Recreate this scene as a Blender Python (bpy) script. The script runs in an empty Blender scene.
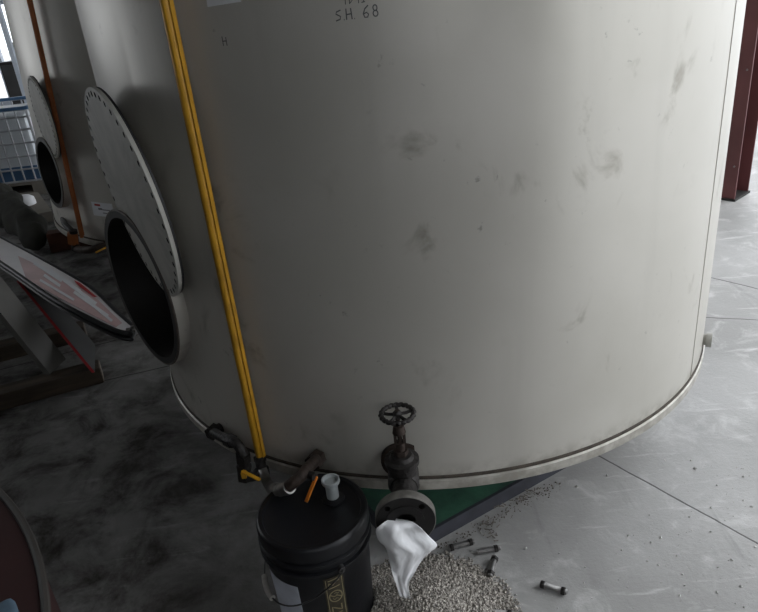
import bpy, bmesh, math, random
from mathutils import Vector, Matrix, noise
random.seed(7)
PI = math.pi
S = bpy.context.scene
COL = S.collection
rad = math.radians

# ------------------------------------------------------------------ camera
F = 677.76; PIT = 0.442764; ROLL = -0.102498; EYE = Vector((0, 0, 1.645))
fw = Vector((0, math.cos(PIT), -math.sin(PIT))); rt = Vector((1, 0, 0)); up = rt.cross(fw)
rt2 = math.cos(ROLL)*rt + math.sin(ROLL)*up; up2 = -math.sin(ROLL)*rt + math.cos(ROLL)*up
cam = bpy.data.cameras.new('camera'); co = bpy.data.objects.new('camera', cam); COL.objects.link(co)
cam.sensor_width = 36; cam.lens = F/758*36; cam.clip_start = .05; cam.clip_end = 200
M = Matrix((rt2, up2, -fw)).transposed().to_4x4(); M.translation = EYE
co.matrix_world = M
S.camera = co

def ray(x, y): return fw + (x-379)/F*rt2 + (306-y)/F*up2
def PZ(x, y, z):                      # world point at height z
    d = ray(x, y); return EYE + d*((z-EYE.z)/d.z)
def PY(x, y, Y):                      # world point at distance Y
    d = ray(x, y); return EYE + d*(Y/d.y)
TC = Vector((0.2026, 2.6082, 0)); R = 1.0728; RIM = .315
def PC(x, y, rr):                     # world point at radius rr round the tank axis
    d = ray(x, y); a = d.x**2+d.y**2; b = -2*(d.x*TC.x+d.y*TC.y); c = TC.x**2+TC.y**2-rr*rr
    return EYE + d*((-b-math.sqrt(b*b-4*a*c))/(2*a))

# ------------------------------------------------------------------ materials
def mat(name, col, rough=.6, metal=0., var=.0, scale=8., col2=None, bump=0., bscale=60., spec=.5, stretch=None, trans=0., sss=0.):
    m = bpy.data.materials.new(name); m.use_nodes = True
    nt = m.node_tree; n = nt.nodes; L = nt.links; b = n['Principled BSDF']
    b.inputs['Roughness'].default_value = rough; b.inputs['Metallic'].default_value = metal
    b.inputs['Specular IOR Level'].default_value = spec
    b.inputs['Transmission Weight'].default_value = trans
    tc = n.new('ShaderNodeTexCoord'); mp = n.new('ShaderNodeMapping'); L.new(tc.outputs['Object'], mp.inputs[0])
    if stretch: mp.inputs['Scale'].default_value = stretch
    no = n.new('ShaderNodeTexNoise'); no.inputs['Scale'].default_value = scale; no.inputs['Detail'].default_value = 6
    L.new(mp.outputs[0], no.inputs[0])
    cr = n.new('ShaderNodeValToRGB'); L.new(no.outputs[0], cr.inputs[0])
    c2 = col2 or tuple(max(0, c*(1-var)) for c in col)
    cr.color_ramp.elements[0].position = .35; cr.color_ramp.elements[1].position = .65
    cr.color_ramp.elements[0].color = (*c2, 1); cr.color_ramp.elements[1].color = (*col, 1)
    L.new(cr.outputs[0], b.inputs['Base Color'])
    if bump:
        n2 = n.new('ShaderNodeTexNoise'); n2.inputs['Scale'].default_value = bscale; n2.inputs['Detail'].default_value = 4
        L.new(tc.outputs['Object'], n2.inputs[0])
        bp = n.new('ShaderNodeBump'); bp.inputs['Strength'].default_value = bump; bp.inputs['Distance'].default_value = .01
        L.new(n2.outputs[0], bp.inputs['Height']); L.new(bp.outputs[0], b.inputs['Normal'])
    return m

def math_node(nt, op, a, b=None, clamp=False):
    n = nt.nodes.new('ShaderNodeMath'); n.operation = op; n.use_clamp = clamp
    for i, v in enumerate((a, b)):
        if v is None: continue
        if isinstance(v, (int, float)): n.inputs[i].default_value = v
        else: nt.links.new(v, n.inputs[i])
    return n.outputs[0]
def mixc(nt, fac, a, b):
    n = nt.nodes.new('ShaderNodeMix'); n.data_type = 'RGBA'
    for s, v in ((n.inputs[0], fac), (n.inputs[6], a), (n.inputs[7], b)):
        if isinstance(v, (int, float)): s.default_value = v
        elif isinstance(v, tuple): s.default_value = (*v, 1)
        else: nt.links.new(v, s)
    return n.outputs[2]
def noise_node(nt, vec, scale, detail=5, rough=.55, dist=0.):
    n = nt.nodes.new('ShaderNodeTexNoise'); n.inputs['Scale'].default_value = scale
    n.inputs['Detail'].default_value = detail; n.inputs['Roughness'].default_value = rough; n.inputs['Distortion'].default_value = dist
    nt.links.new(vec, n.inputs[0]); return n.outputs[0]
def smap(nt, v, a, b, c=0., d=1.):
    n = nt.nodes.new('ShaderNodeMapRange'); n.interpolation_type = 'SMOOTHSTEP'
    nt.links.new(v, n.inputs[0]); n.inputs[1].default_value = a; n.inputs[2].default_value = b
    n.inputs[3].default_value = c; n.inputs[4].default_value = d; return n.outputs[0]
def mapping(nt, vec, scale=(1, 1, 1), rot=(0, 0, 0), loc=(0, 0, 0)):
    n = nt.nodes.new('ShaderNodeMapping'); nt.links.new(vec, n.inputs[0])
    n.inputs['Scale'].default_value = scale; n.inputs['Rotation'].default_value = rot; n.inputs['Location'].default_value = loc
    return n.outputs[0]

def floor_material():
    m = bpy.data.materials.new('concrete_floor'); m.use_nodes = True; nt = m.node_tree; b = nt.nodes['Principled BSDF']
    tc = nt.nodes.new('ShaderNodeTexCoord').outputs['Object']
    big = noise_node(nt, tc, 1.3, 6, .6, .6); mid = noise_node(nt, tc, 6, 8, .65, .8); fine = noise_node(nt, tc, 55, 5, .7)
    col = mixc(nt, smap(nt, big, .32, .68), (.33, .325, .315), (.46, .455, .445))
    col = mixc(nt, smap(nt, mid, .5, .72, 0, .55), col, (.68, .675, .66))
    col = mixc(nt, smap(nt, fine, .35, .3, 0, .5), col, (.20, .19, .18))
    # pale scuffs and drag marks
    sc = noise_node(nt, mapping(nt, tc, (1.1, 9, 1), (0, 0, rad(28))), 2.4, 7, .62, .5)
    col = mixc(nt, smap(nt, sc, .58, .72, 0, .55), col, (.76, .75, .74))
    sk = noise_node(nt, mapping(nt, tc, (7, .8, 1), (0, 0, rad(-22))), 1.6, 6, .6, .4)
    col = mixc(nt, smap(nt, sk, .60, .74, 0, .45), col, (.22, .215, .21))
    # oil-dark older slab area west of the tank
    sep = nt.nodes.new('ShaderNodeSeparateXYZ'); nt.links.new(tc, sep.inputs[0])
    wob = noise_node(nt, tc, 3.0, 6, .65)
    edge = math_node(nt, 'ADD', sep.outputs[0], math_node(nt, 'MULTIPLY', wob, -1.2))
    edge = math_node(nt, 'ADD', edge, math_node(nt, 'MULTIPLY', sep.outputs[1], .38))
    stain = smap(nt, edge, .15, -.85, 0, 1)
    st2 = math_node(nt, 'MULTIPLY', stain, smap(nt, noise_node(nt, tc, 4.5, 8, .7, .4), .30, .62, .95, .5))
    col = mixc(nt, st2, col, (.022, .018, .0135))
    # joints cut in the slab
    sx, sy = sep.outputs[0], sep.outputs[1]
    jn = math_node(nt, 'MULTIPLY', math_node(nt, 'ADD', noise_node(nt, tc, 9, 4), -.5), .012)
    def joint(p0, p1, lo, hi, w):
        d = Vector((p1[0]-p0[0], p1[1]-p0[1])).normalized(); nn = Vector((-d.y, d.x))
        v = math_node(nt, 'ADD', math_node(nt, 'MULTIPLY', sx, nn.x), math_node(nt, 'MULTIPLY', sy, nn.y))
        v = math_node(nt, 'ADD', math_node(nt, 'ADD', v, -(nn.x*p0[0]+nn.y*p0[1])), jn)
        a = smap(nt, math_node(nt, 'ABSOLUTE', v), w, w*.4)
        s = math_node(nt, 'ADD', math_node(nt, 'MULTIPLY', sx, d.x), math_node(nt, 'MULTIPLY', sy, d.y))
        s = math_node(nt, 'ADD', s, -(d.x*p0[0]+d.y*p0[1]))
        return math_node(nt, 'MULTIPLY', a, math_node(nt, 'MULTIPLY', math_node(nt, 'GREATER_THAN', s, lo), math_node(nt, 'LESS_THAN', s, hi)))
    js = [joint((.749, 1.992), (1.076, 1.508), -1, 2.5, .0045), joint((1.86, 3.388), (2.009, 3.199), -.3, .9, .006),
          joint((1.735, 2.903), (1.828, 2.871), -.2, 3, .005), joint((-1.296, 2.961), (-1.132, 3.007), -1.4, 1.2, .006),
          joint((-1.636, 3.312), (-1.404, 3.401), -2, 2, .006)]
    J = js[0]
    for j in js[1:]: J = math_node(nt, 'MAXIMUM', J, j)
    col = mixc(nt, math_node(nt, 'MULTIPLY', J, .85), col, (.045, .042, .04))
    nt.links.new(col, b.inputs['Base Color'])
    nt.links.new(smap(nt, stain, .0, .8, .55, .9), b.inputs['Roughness']); nt.links.new(smap(nt, stain, .0, .8, .5, .12), b.inputs['Specular IOR Level'])
    bp = nt.nodes.new('ShaderNodeBump'); bp.inputs['Strength'].default_value = .35; bp.inputs['Distance'].default_value = .006
    h = math_node(nt, 'ADD', fine, math_node(nt, 'MULTIPLY', J, -2.)); nt.links.new(h, bp.inputs['Height']); nt.links.new(bp.outputs[0], b.inputs['Normal'])
    return m

def tank_material(name, base, warm, metal, rough):
    m = bpy.data.materials.new(name); m.use_nodes = True; nt = m.node_tree; b = nt.nodes['Principled BSDF']
    tc = nt.nodes.new('ShaderNodeTexCoord').outputs['Object']
    big = noise_node(nt, tc, 2.2, 5, .55, .3); st = noise_node(nt, mapping(nt, tc, (1, 1, .1)), 7, 5, .55)
    sm = noise_node(nt, mapping(nt, tc, (1, 1, .75)), 7.5, 5, .55, .7); sp = noise_node(nt, tc, 26, 4, .6, .3)
    reg = noise_node(nt, mapping(nt, tc, (1, 1, 1), (0, 0, 0), (3.3, 1.2, .4)), 2.6, 3)
    col = mixc(nt, smap(nt, big, .3, .7), base, warm)
    col = mixc(nt, smap(nt, st, .5, .75, 0, .22), col, tuple(c*.72 for c in base))
    s1 = math_node(nt, 'MULTIPLY', smap(nt, sm, .56, .74), smap(nt, reg, .40, .56))
    col = mixc(nt, math_node(nt, 'MULTIPLY', s1, .62), col, (.20, .175, .135))
    col = mixc(nt, math_node(nt, 'MULTIPLY', math_node(nt, 'MULTIPLY', smap(nt, sp, .66, .74), smap(nt, reg, .4, .6)), .5), col, (.12, .11, .095))
    # grime lying along the bottom seam
    sep = nt.nodes.new('ShaderNodeSeparateXYZ'); nt.links.new(tc, sep.inputs[0])
    g = math_node(nt, 'MULTIPLY', smap(nt, sep.outputs[2], .42, .352), smap(nt, noise_node(nt, tc, 20, 5, .6), .35, .65))
    col = mixc(nt, math_node(nt, 'MULTIPLY', g, .45), col, (.16, .135, .10))
    nt.links.new(col, b.inputs['Base Color'])
    b.inputs['Metallic'].default_value = metal
    nt.links.new(smap(nt, big, .3, .7, rough-.04, rough+.06), b.inputs['Roughness'])
    bp = nt.nodes.new('ShaderNodeBump'); bp.inputs['Strength'].default_value = .12; bp.inputs['Distance'].default_value = .02
    nt.links.new(noise_node(nt, mapping(nt, tc, (1, 1, .35)), 3.5, 2), bp.inputs['Height']); nt.links.new(bp.outputs[0], b.inputs['Normal'])
    return m

m_floor = floor_material()
m_tank = tank_material('dull_steel_shell', (.485, .465, .415), (.54, .518, .47), .28, .37)
m_groove = mat('grimy_seam', (.075, .06, .045), .8, var=.5, scale=40)
m_cover = mat('aluminium_cover', (.46, .45, .41), .6, .1, .18, 12)
m_rubber = mat('black_rubber_neck', (.012, .010, .009), .55, 0, .4, 20)
m_liprim = mat('neck_lip', (.12, .10, .085), .6, .2, .4, 30)
m_yellow = mat('yellow_tube', (.62, .32, .022), .45, 0, .3, 20)
m_orange = mat('orange_tube', (.42, .13, .035), .5, 0, .25, 20)
m_amber = mat('amber_liquid_tube', (.30, .12, .008), .25, 0, .2, 20)
m_yhandle = mat('yellow_handle', (.72, .36, .02), .45, 0, .15, 40)
m_ohandle = mat('orange_handle', (.75, .22, .02), .4, 0, .3, 40)
m_iron = mat('dark_cast_iron', (.040, .036, .034), .55, .5, .5, 25, bump=.4, bscale=90)
m_flface = mat('shaded_flange_face', (.022, .02, .019), .65, .3, .4, 30)  # the face's shadow is put into this darker iron colour
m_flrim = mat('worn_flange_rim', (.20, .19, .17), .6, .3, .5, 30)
m_rust = mat('rusty_iron', (.055, .038, .030), .7, .4, .5, 35, bump=.4)
m_galv = mat('grey_fitting', (.30, .29, .27), .4, .6, .5, 30)
m_nickel = mat('worn_steel', (.42, .41, .40), .35, .8, .5, 30)
m_bucket = mat('black_plastic', (.007, .0075, .010), .42, 0, .3, 6, bump=.05)
m_clear = mat('cloudy_plastic', (.42, .45, .45), .3, 0, .1, 20)
m_label = mat('white_paper_label', (.62, .66, .74), .6, 0, .2, 14)
m_sticker = mat('white_sticker', (.75, .76, .78), .6, 0, .05, 14)
m_gold = mat('gold_print', (.30, .26, .15), .5, 0, .3, 50)
m_golddk = mat('dark_gold_label', (.055, .045, .028), .5, 0, .5, 60)
m_wire = mat('bail_wire', (.10, .10, .10), .4, .7, .2, 30)
m_grip = mat('bail_grip', (.45, .43, .39), .5, 0, .3, 40)
m_ink = mat('marker_ink', (.10, .10, .10), .8)
m_redink = mat('red_print', (.45, .05, .05), .7)
m_green = mat('green_painted_steel', (.055, .165, .105), .55, 0, 0, 9, col2=(.03, .07, .052), bump=.15)
m_blueside = mat('dirty_blue_grey_edge', (.045, .047, .060), .6, 0, .4, 14)
m_dark = mat('dark_steel', (.03, .028, .026), .7, .2, .4, 10)
m_bag = mat('white_plastic_bag', (.88, .885, .90), .5, 0, .04, 8)
m_bag.node_tree.nodes['Principled BSDF'].inputs['Subsurface Weight'].default_value = .0
m_pellet = mat('pale_granules', (.62, .58, .52), .8, 0, 0, 120, col2=(.15, .135, .12))
m_crumb = mat('concrete_crumbs', (.85, .84, .81), .85, 0, .5, 60)
m_crumbdk = mat('brown_crumbs', (.22, .19, .16), .9, 0, .5, 60)
m_column = mat('red_oxide_paint', (.135, .045, .045), .55, 0, .3, 3)
m_wood = mat('grey_timber', (.085, .062, .042), .8, 0, .5, 4, stretch=(1, 8, 8), bump=.3, bscale=30)
m_woodend = mat('timber_end', (.24, .20, .16), .85, 0, .4, 30)
m_redwood = mat('red_brown_timber', (.10, .035, .02), .8, 0, .4, 12)
m_signw = mat('faded_white_sign_face', (.78, .76, .77), .5, 0, .10, 5)
m_signp = mat('faded_pink_sign_face', (.66, .46, .46), .5, 0, .25, 5)
m_signr = mat('red_sign_print', (.42, .03, .035), .5)
m_black = mat('black_trim', (.012, .012, .013), .5)
m_panel = mat('grey_panel', (.15, .145, .13), .6, 0, .25, 5)
m_dpanel = mat('dark_grey_panel', (.06, .06, .06), .6, 0, .25, 5)
m_tarp = mat('olive_tarp', (.022, .022, .015), .95, 0, .45, 9, bump=.5, bscale=14)
m_card = mat('grey_board', (.22, .20, .17), .8, 0, .2, 6)
m_cage = mat('galvanised_cage', (.50, .52, .55), .4, .6, .1, 10)
m_ibc = mat('milky_plastic', (.70, .74, .77), .4, 0, .12, 3)
m_blue = mat('blue_plastic', (.07, .16, .30), .45, 0, .2, 8)
m_wall = mat('corrugated_wall', (.17, .175, .18), .7, 0, .15, 2)
m_ceil = mat('ceiling_sheet', (.2, .2, .2), .8, 0, .1, 2)
m_redsheet = mat('dark_red_sheet', (.035, .008, .007), .8, 0, .25, 6)
m_trim = mat('dull_grey_trim', (.05, .045, .04), .6)
m_bluecloth = mat('pale_blue_cloth', (.10, .16, .22), .8, 0, .3, 20)
m_frost = mat('white_sheeting', (.60, .66, .74), .5, 0, .08, 3)
m_glass = bpy.data.materials.new('window_glass'); m_glass.use_nodes = True
_b = m_glass.node_tree.nodes['Principled BSDF']; _b.inputs['Transmission Weight'].default_value = 1; _b.inputs['Roughness'].default_value = .02; _b.inputs['IOR'].default_value = 1.05
m_outside = mat('outside_concrete', (.62, .62, .61), .8, 0, .15, .8)

# ------------------------------------------------------------------ mesh helpers
class MB:
    def __init__(s): s.bm = bmesh.new(); s.mats = []
    def mi(s, m):
        if m not in s.mats: s.mats.append(m)
        return s.mats.index(m)
    def paint(s, faces, m):
        if m is None: return
        i = s.mi(m)
        for f in faces: f.material_index = i
    def box(s, c, size, rot=None, m=None, bevel=0.):
        r = bmesh.ops.create_cube(s.bm, size=1); vs = r['verts']
        T = Matrix.Translation(Vector(c)) @ (rot.to_4x4() if rot is not None else Matrix.Identity(4)) @ Matrix.Diagonal((*size, 1))
        bmesh.ops.transform(s.bm, matrix=T, verts=vs)
        fs = list({f for v in vs for f in v.link_faces}); s.paint(fs, m)
        if bevel:
            es = list({e for v in vs for e in v.link_edges})
            r2 = bmesh.ops.bevel(s.bm, geom=es, offset=bevel, segments=2, affect='EDGES', profile=.5)
            s.paint(r2['faces'], m)
        return s
    def lathe(s, prof, origin=(0, 0, 0), axis=(0, 0, 1), seg=32, closed=False, m=None, start=0.):
        o = Vector(origin); w = Vector(axis).normalized()
        u = w.orthogonal().normalized() if abs(w.z) < .999 else Vector((1, 0, 0)); v = w.cross(u)
        rings = []
        for (r, h) in prof:
            if r <= 1e-7: rings.append([s.bm.verts.new(o+w*h)])
            else: rings.append([s.bm.verts.new(o+w*h+r*(math.cos(2*PI*k/seg+start)*u+math.sin(2*PI*k/seg+start)*v)) for k in range(seg)])
        fs = []
        pairs = list(zip(rings, rings[1:]))
        if closed: pairs.append((rings[-1], rings[0]))
        for a, b in pairs:
            for k in range(seg):
                k2 = (k+1) % seg
                if len(a) == 1 and len(b) == 1: continue
                if len(a) == 1: q = (a[0], b[k2], b[k])
                elif len(b) == 1: q = (a[k], a[k2], b[0])
                else: q = (a[k], a[k2], b[k2], b[k])
                fs.append(s.bm.faces.new(q))
        s.paint(fs, m); return s
    def cyl(s, p0, p1, r, r1=None, seg=20, m=None):
        p0, p1 = Vector(p0), Vector(p1); L = (p1-p0).length; r1 = r if r1 is None else r1
        return s.lathe([(0, 0), (r, 0), (r1, L), (0, L)], p0, p1-p0, seg, m=m)
    def hexn(s, p0, p1, r, m=None): return s.cyl(p0, p1, r, seg=6, m=m)
    def tube(s, pts, r, seg=10, m=None, closed=False):
        P = [Vector(p) for p in pts]; n = len(P); rings = []; prev = None
        rr = r if isinstance(r, (list, tuple)) else [r]*n
        for i, p in enumerate(P):
            a = P[(i-1) % n] if (closed or i > 0) else p; b = P[(i+1) % n] if (closed or i < n-1) else p
            t = (b-a).normalized()
            if prev is None: u = t.orthogonal().normalized()
            else: u = (prev - t*prev.dot(t)).normalized()
            prev = u; v = t.cross(u)
            rings.append([s.bm.verts.new(p+rr[i]*(math.cos(2*PI*k/seg)*u+math.sin(2*PI*k/seg)*v)) for k in range(seg)])
        fs = []
        for i in range(n if closed else n-1):
            a, b = rings[i], rings[(i+1) % n]
            for k in range(seg): fs.append(s.bm.faces.new((a[k], a[(k+1) % seg], b[(k+1) % seg], b[k])))
        if not closed: fs.append(s.bm.faces.new(rings[0][::-1])); fs.append(s.bm.faces.new(rings[-1]))
        s.paint(fs, m); return s
    def prism(s, pts, d, m=None, mside=None):
        """closed polygon pts extruded along vector d"""
        d = Vector(d); a = [s.bm.verts.new(Vector(p)) for p in pts]; b = [s.bm.verts.new(Vector(p)+d) for p in pts]
        n = len(a); fs = [s.bm.faces.new(a[::-1]), s.bm.faces.new(b)]; s.paint(fs, m)
        sd = [s.bm.faces.new((a[k], a[(k+1) % n], b[(k+1) % n], b[k])) for k in range(n)]; s.paint(sd, mside or m)
        return s
    def build(s, name, m, parent=None, smooth=40, recalc=True):
        if recalc: bmesh.ops.recalc_face_normals(s.bm, faces=s.bm.faces[:])
        me = bpy.data.meshes.new(name); s.bm.to_mesh(me); s.bm.free()
        if s.mats:
            for x in s.mats: me.materials.append(x)
        else: me.materials.append(m)
        if smooth:
            me.shade_smooth(); me.set_sharp_from_angle(angle=rad(smooth))
        o = bpy.data.objects.new(name, me); COL.objects.link(o)
        if parent is not None: o.parent = parent
        return o
def tag(o, label=None, cat=None, group=None, kind=None):
    if label: o['label'] = label
    if cat: o['category'] = cat
    if group: o['group'] = group
    if kind: o['kind'] = kind
    return o
def empty(name, loc=(0, 0, 0), rz=0.):
    o = bpy.data.objects.new(name, None); COL.objects.link(o); o.location = loc; o.rotation_euler = (0, 0, rz); return o
def smoothpath(pts, n=6):
    P = [Vector(p) for p in pts]; out = []
    for i in range(len(P)-1):
        p0 = P[max(i-1, 0)]; p1 = P[i]; p2 = P[i+1]; p3 = P[min(i+2, len(P)-1)]
        for k in range(n):
            t = k/n
            out.append(.5*((2*p1)+(p2-p0)*t+(2*p0-5*p1+4*p2-p3)*t*t+(-p0+3*p1-3*p2+p3)*t**3))
    out.append(P[-1]); return out
def boolean_cut(o, cutter):
    md = o.modifiers.new('b', 'BOOLEAN'); md.object = cutter; md.operation = 'DIFFERENCE'; md.solver = 'EXACT'
    dg = bpy.context.evaluated_depsgraph_get(); dg.update()
    me = bpy.data.meshes.new_from_object(o.evaluated_get(dg)); o.modifiers.clear(); o.data = me
    bpy.data.objects.remove(cutter, do_unlink=True)
    me.shade_smooth(); me.set_sharp_from_angle(angle=rad(30))
def cyl_patch(mb, r, a0, a1, z0, z1, th=.0015, nseg=10, m=None, slope=0., r2=None):
    """curved sheet lying on a cylinder about the local z axis; angles in degrees"""
    grid = []
    r2 = r if r2 is None else r2
    for j in range(2):
        row = []
        for i in range(nseg+1):
            a = rad(a0+(a1-a0)*i/nseg); z = (z0, z1)[j]+slope*(i/nseg-.5); rj = (r, r2)[j]
            row.append([mb.bm.verts.new((q*math.cos(a), q*math.sin(a), z)) for q in (rj, rj+th)])
        grid.append(row)
    fs = []; G = grid; N = mb.bm.faces.new
    for i in range(nseg):
        A, B, C, D = G[0][i], G[0][i+1], G[1][i+1], G[1][i]
        fs += [N((A[1], B[1], C[1], D[1])), N((A[0], D[0], C[0], B[0])), N((A[0], B[0], B[1], A[1])), N((D[1], C[1], C[0], D[0]))]
    for i in (0, nseg):
        A, D = G[0][i], G[1][i]; fs.append(N((A[0], A[1], D[1], D[0])))
    mb.paint(fs, m)
def cyl_strokes(mb, strokes, r, a_c, z_c, w=.003, th=.0006, m=None, rot=0.):
    """pen strokes in metres (u to the east as one looks at the wall, v up) laid on a cylinder"""
    ca, sa = math.cos(rot), math.sin(rot)
    rr = (lambda z: r) if not callable(r) else r
    for st in strokes:
        P = []
        for (u, v) in st:
            P.append((u*ca-v*sa, u*sa+v*ca))
        dens = []
        for i in range(len(P)-1):
            n = max(1, int(math.hypot(P[i+1][0]-P[i][0], P[i+1][1]-P[i][1])/.006))
            dens += [(P[i][0]+(P[i+1][0]-P[i][0])*k/n, P[i][1]+(P[i+1][1]-P[i][1])*k/n) for k in range(n)]
        dens.append(P[-1]); n = len(dens); L = []
        for i, (u, v) in enumerate(dens):
            a = dens[max(i-1, 0)]; b = dens[min(i+1, n-1)]; t = Vector((b[0]-a[0], b[1]-a[1]))
            t = t.normalized() if t.length > 0 else Vector((1, 0)); nn = Vector((-t.y, t.x))*w/2
            row = []
            for s_ in (-1, 1):
                uu, vv = u+nn.x*s_, v+nn.y*s_; z = z_c+vv; q = rr(z)+th; an = rad(a_c)+uu/q
                row.append(mb.bm.verts.new((q*math.cos(an), q*math.sin(an), z)))
            L.append(row)
        fs = [mb.bm.faces.new((L[i][0], L[i+1][0], L[i+1][1], L[i][1])) for i in range(n-1)]
        mb.paint(fs, m)
def arc(cx, cy, r, a0, a1, n=14, ry=None):
    ry = ry or r
    return [(cx+r*math.cos(rad(a0+(a1-a0)*i/n)), cy+ry*math.sin(rad(a0+(a1-a0)*i/n))) for i in range(n+1)]

# ------------------------------------------------------------------ the building
def struct(mb, name, m): o = mb.build(name, m, smooth=0); o['kind'] = 'structure'; return o
b = MB(); b.box((-1.95, 4, -.1), (11.3+.3, 18.4, .2)); struct(b, 'floor', m_floor)
b = MB(); b.box((23.85, 5, -.1), (40, 60, .2)); b.box((-11, 28.2, -.1), (29.7, 30, .2)); b.box((-17.6, 4, -.1), (20, 18.4, .2)); struct(b, 'trim_1', m_outside)
XW, YB, YF, XR, HC = -7.6, 13., -5., 2.86, 5.6
b = MB(); LY0, LY1, LZ, LH = 3.8, 8.2, 1.1, 2.75
b.box((XW-.1, (YF+LY0)/2, HC/2), (.2, LY0-YF, HC)); b.box((XW-.1, (YB+LY1)/2, HC/2), (.2, YB-LY1, HC)); b.box((XW-.1, (LY0+LY1)/2, (LH+HC)/2), (.2, LY1-LY0, HC-LH)); b.box((XW-.1, (LY0+LY1)/2, LZ/2), (.2, LY1-LY0, LZ)); struct(b, 'wall_left', m_wall)
b = MB(); FX0, FX1, FZ0, FZ1 = -.4, 2.7, 2.6, 4.4  # unseen high opening, added in this wall to brighten the middle of the tank
b.box(((FX0-7.75)/2, YF-.1, HC/2), (FX0+7.75, .2, HC)); b.box(((FX1+3.15)/2, YF-.1, HC/2), (3.15-FX1, .2, HC)); b.box(((FX0+FX1)/2, YF-.1, FZ0/2), (FX1-FX0, .2, FZ0)); b.box(((FX0+FX1)/2, YF-.1, (FZ1+HC)/2), (FX1-FX0, .2, HC-FZ1)); struct(b, 'wall_front', m_wall)
WX0, WX1, WZ0, WZ1 = -7.0, -4.6, .25, 3.6
b = MB()
b.box(((XW+WX0)/2, YB+.1, HC/2), (WX0-XW, .2, HC)); b.box(((WX1+XR)/2, YB+.1, HC/2), (XR-WX1, .2, HC))
b.box(((WX0+WX1)/2, YB+.1, WZ0/2), (WX1-WX0, .2, WZ0)); b.box(((WX0+WX1)/2, YB+.1, (WZ1+HC)/2), (WX1-WX0, .2, HC-WZ1))
struct(b, 'wall_back', m_wall)
b = MB(); OY0, OY1, OH = -1.2, 12.2, 4.6
b.box((XR+.1, (YF+OY0)/2, HC/2), (.2, OY0-YF, HC)); b.box((XR+.1, (YB+OY1)/2, HC/2), (.2, YB-OY1, HC)); b.box((XR+.1, (OY0+OY1)/2, (OH+HC)/2), (.2, OY1-OY0, HC-OH))
struct(b, 'wall_right', m_wall)
b = MB(); b.box((-2.3, 4, HC+.1), (11.0, 18.6, .2)); struct(b, 'ceiling', m_ceil)
# back window with its frame and the panes
b = MB()
for x in (WX0+.04, -6.25, -5.45, WX1-.04): b.box((x, YB+.05, (WZ0+WZ1)/2), (.08, .1, WZ1-WZ0))
for z in (WZ0+.04, 1.95, WZ1-.04): b.box(((WX0+WX1)/2, YB+.05, z), (WX1-WX0, .09, .08))
wf = struct(b, 'window_1', m_frost)
b = MB(); b.box(((WX0+WX1)/2, YB+.06, (WZ0+WZ1)/2), (WX1-WX0-.1, .006, WZ1-WZ0-.1)); b.build('window_pane', m_glass, wf, 0)

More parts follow.
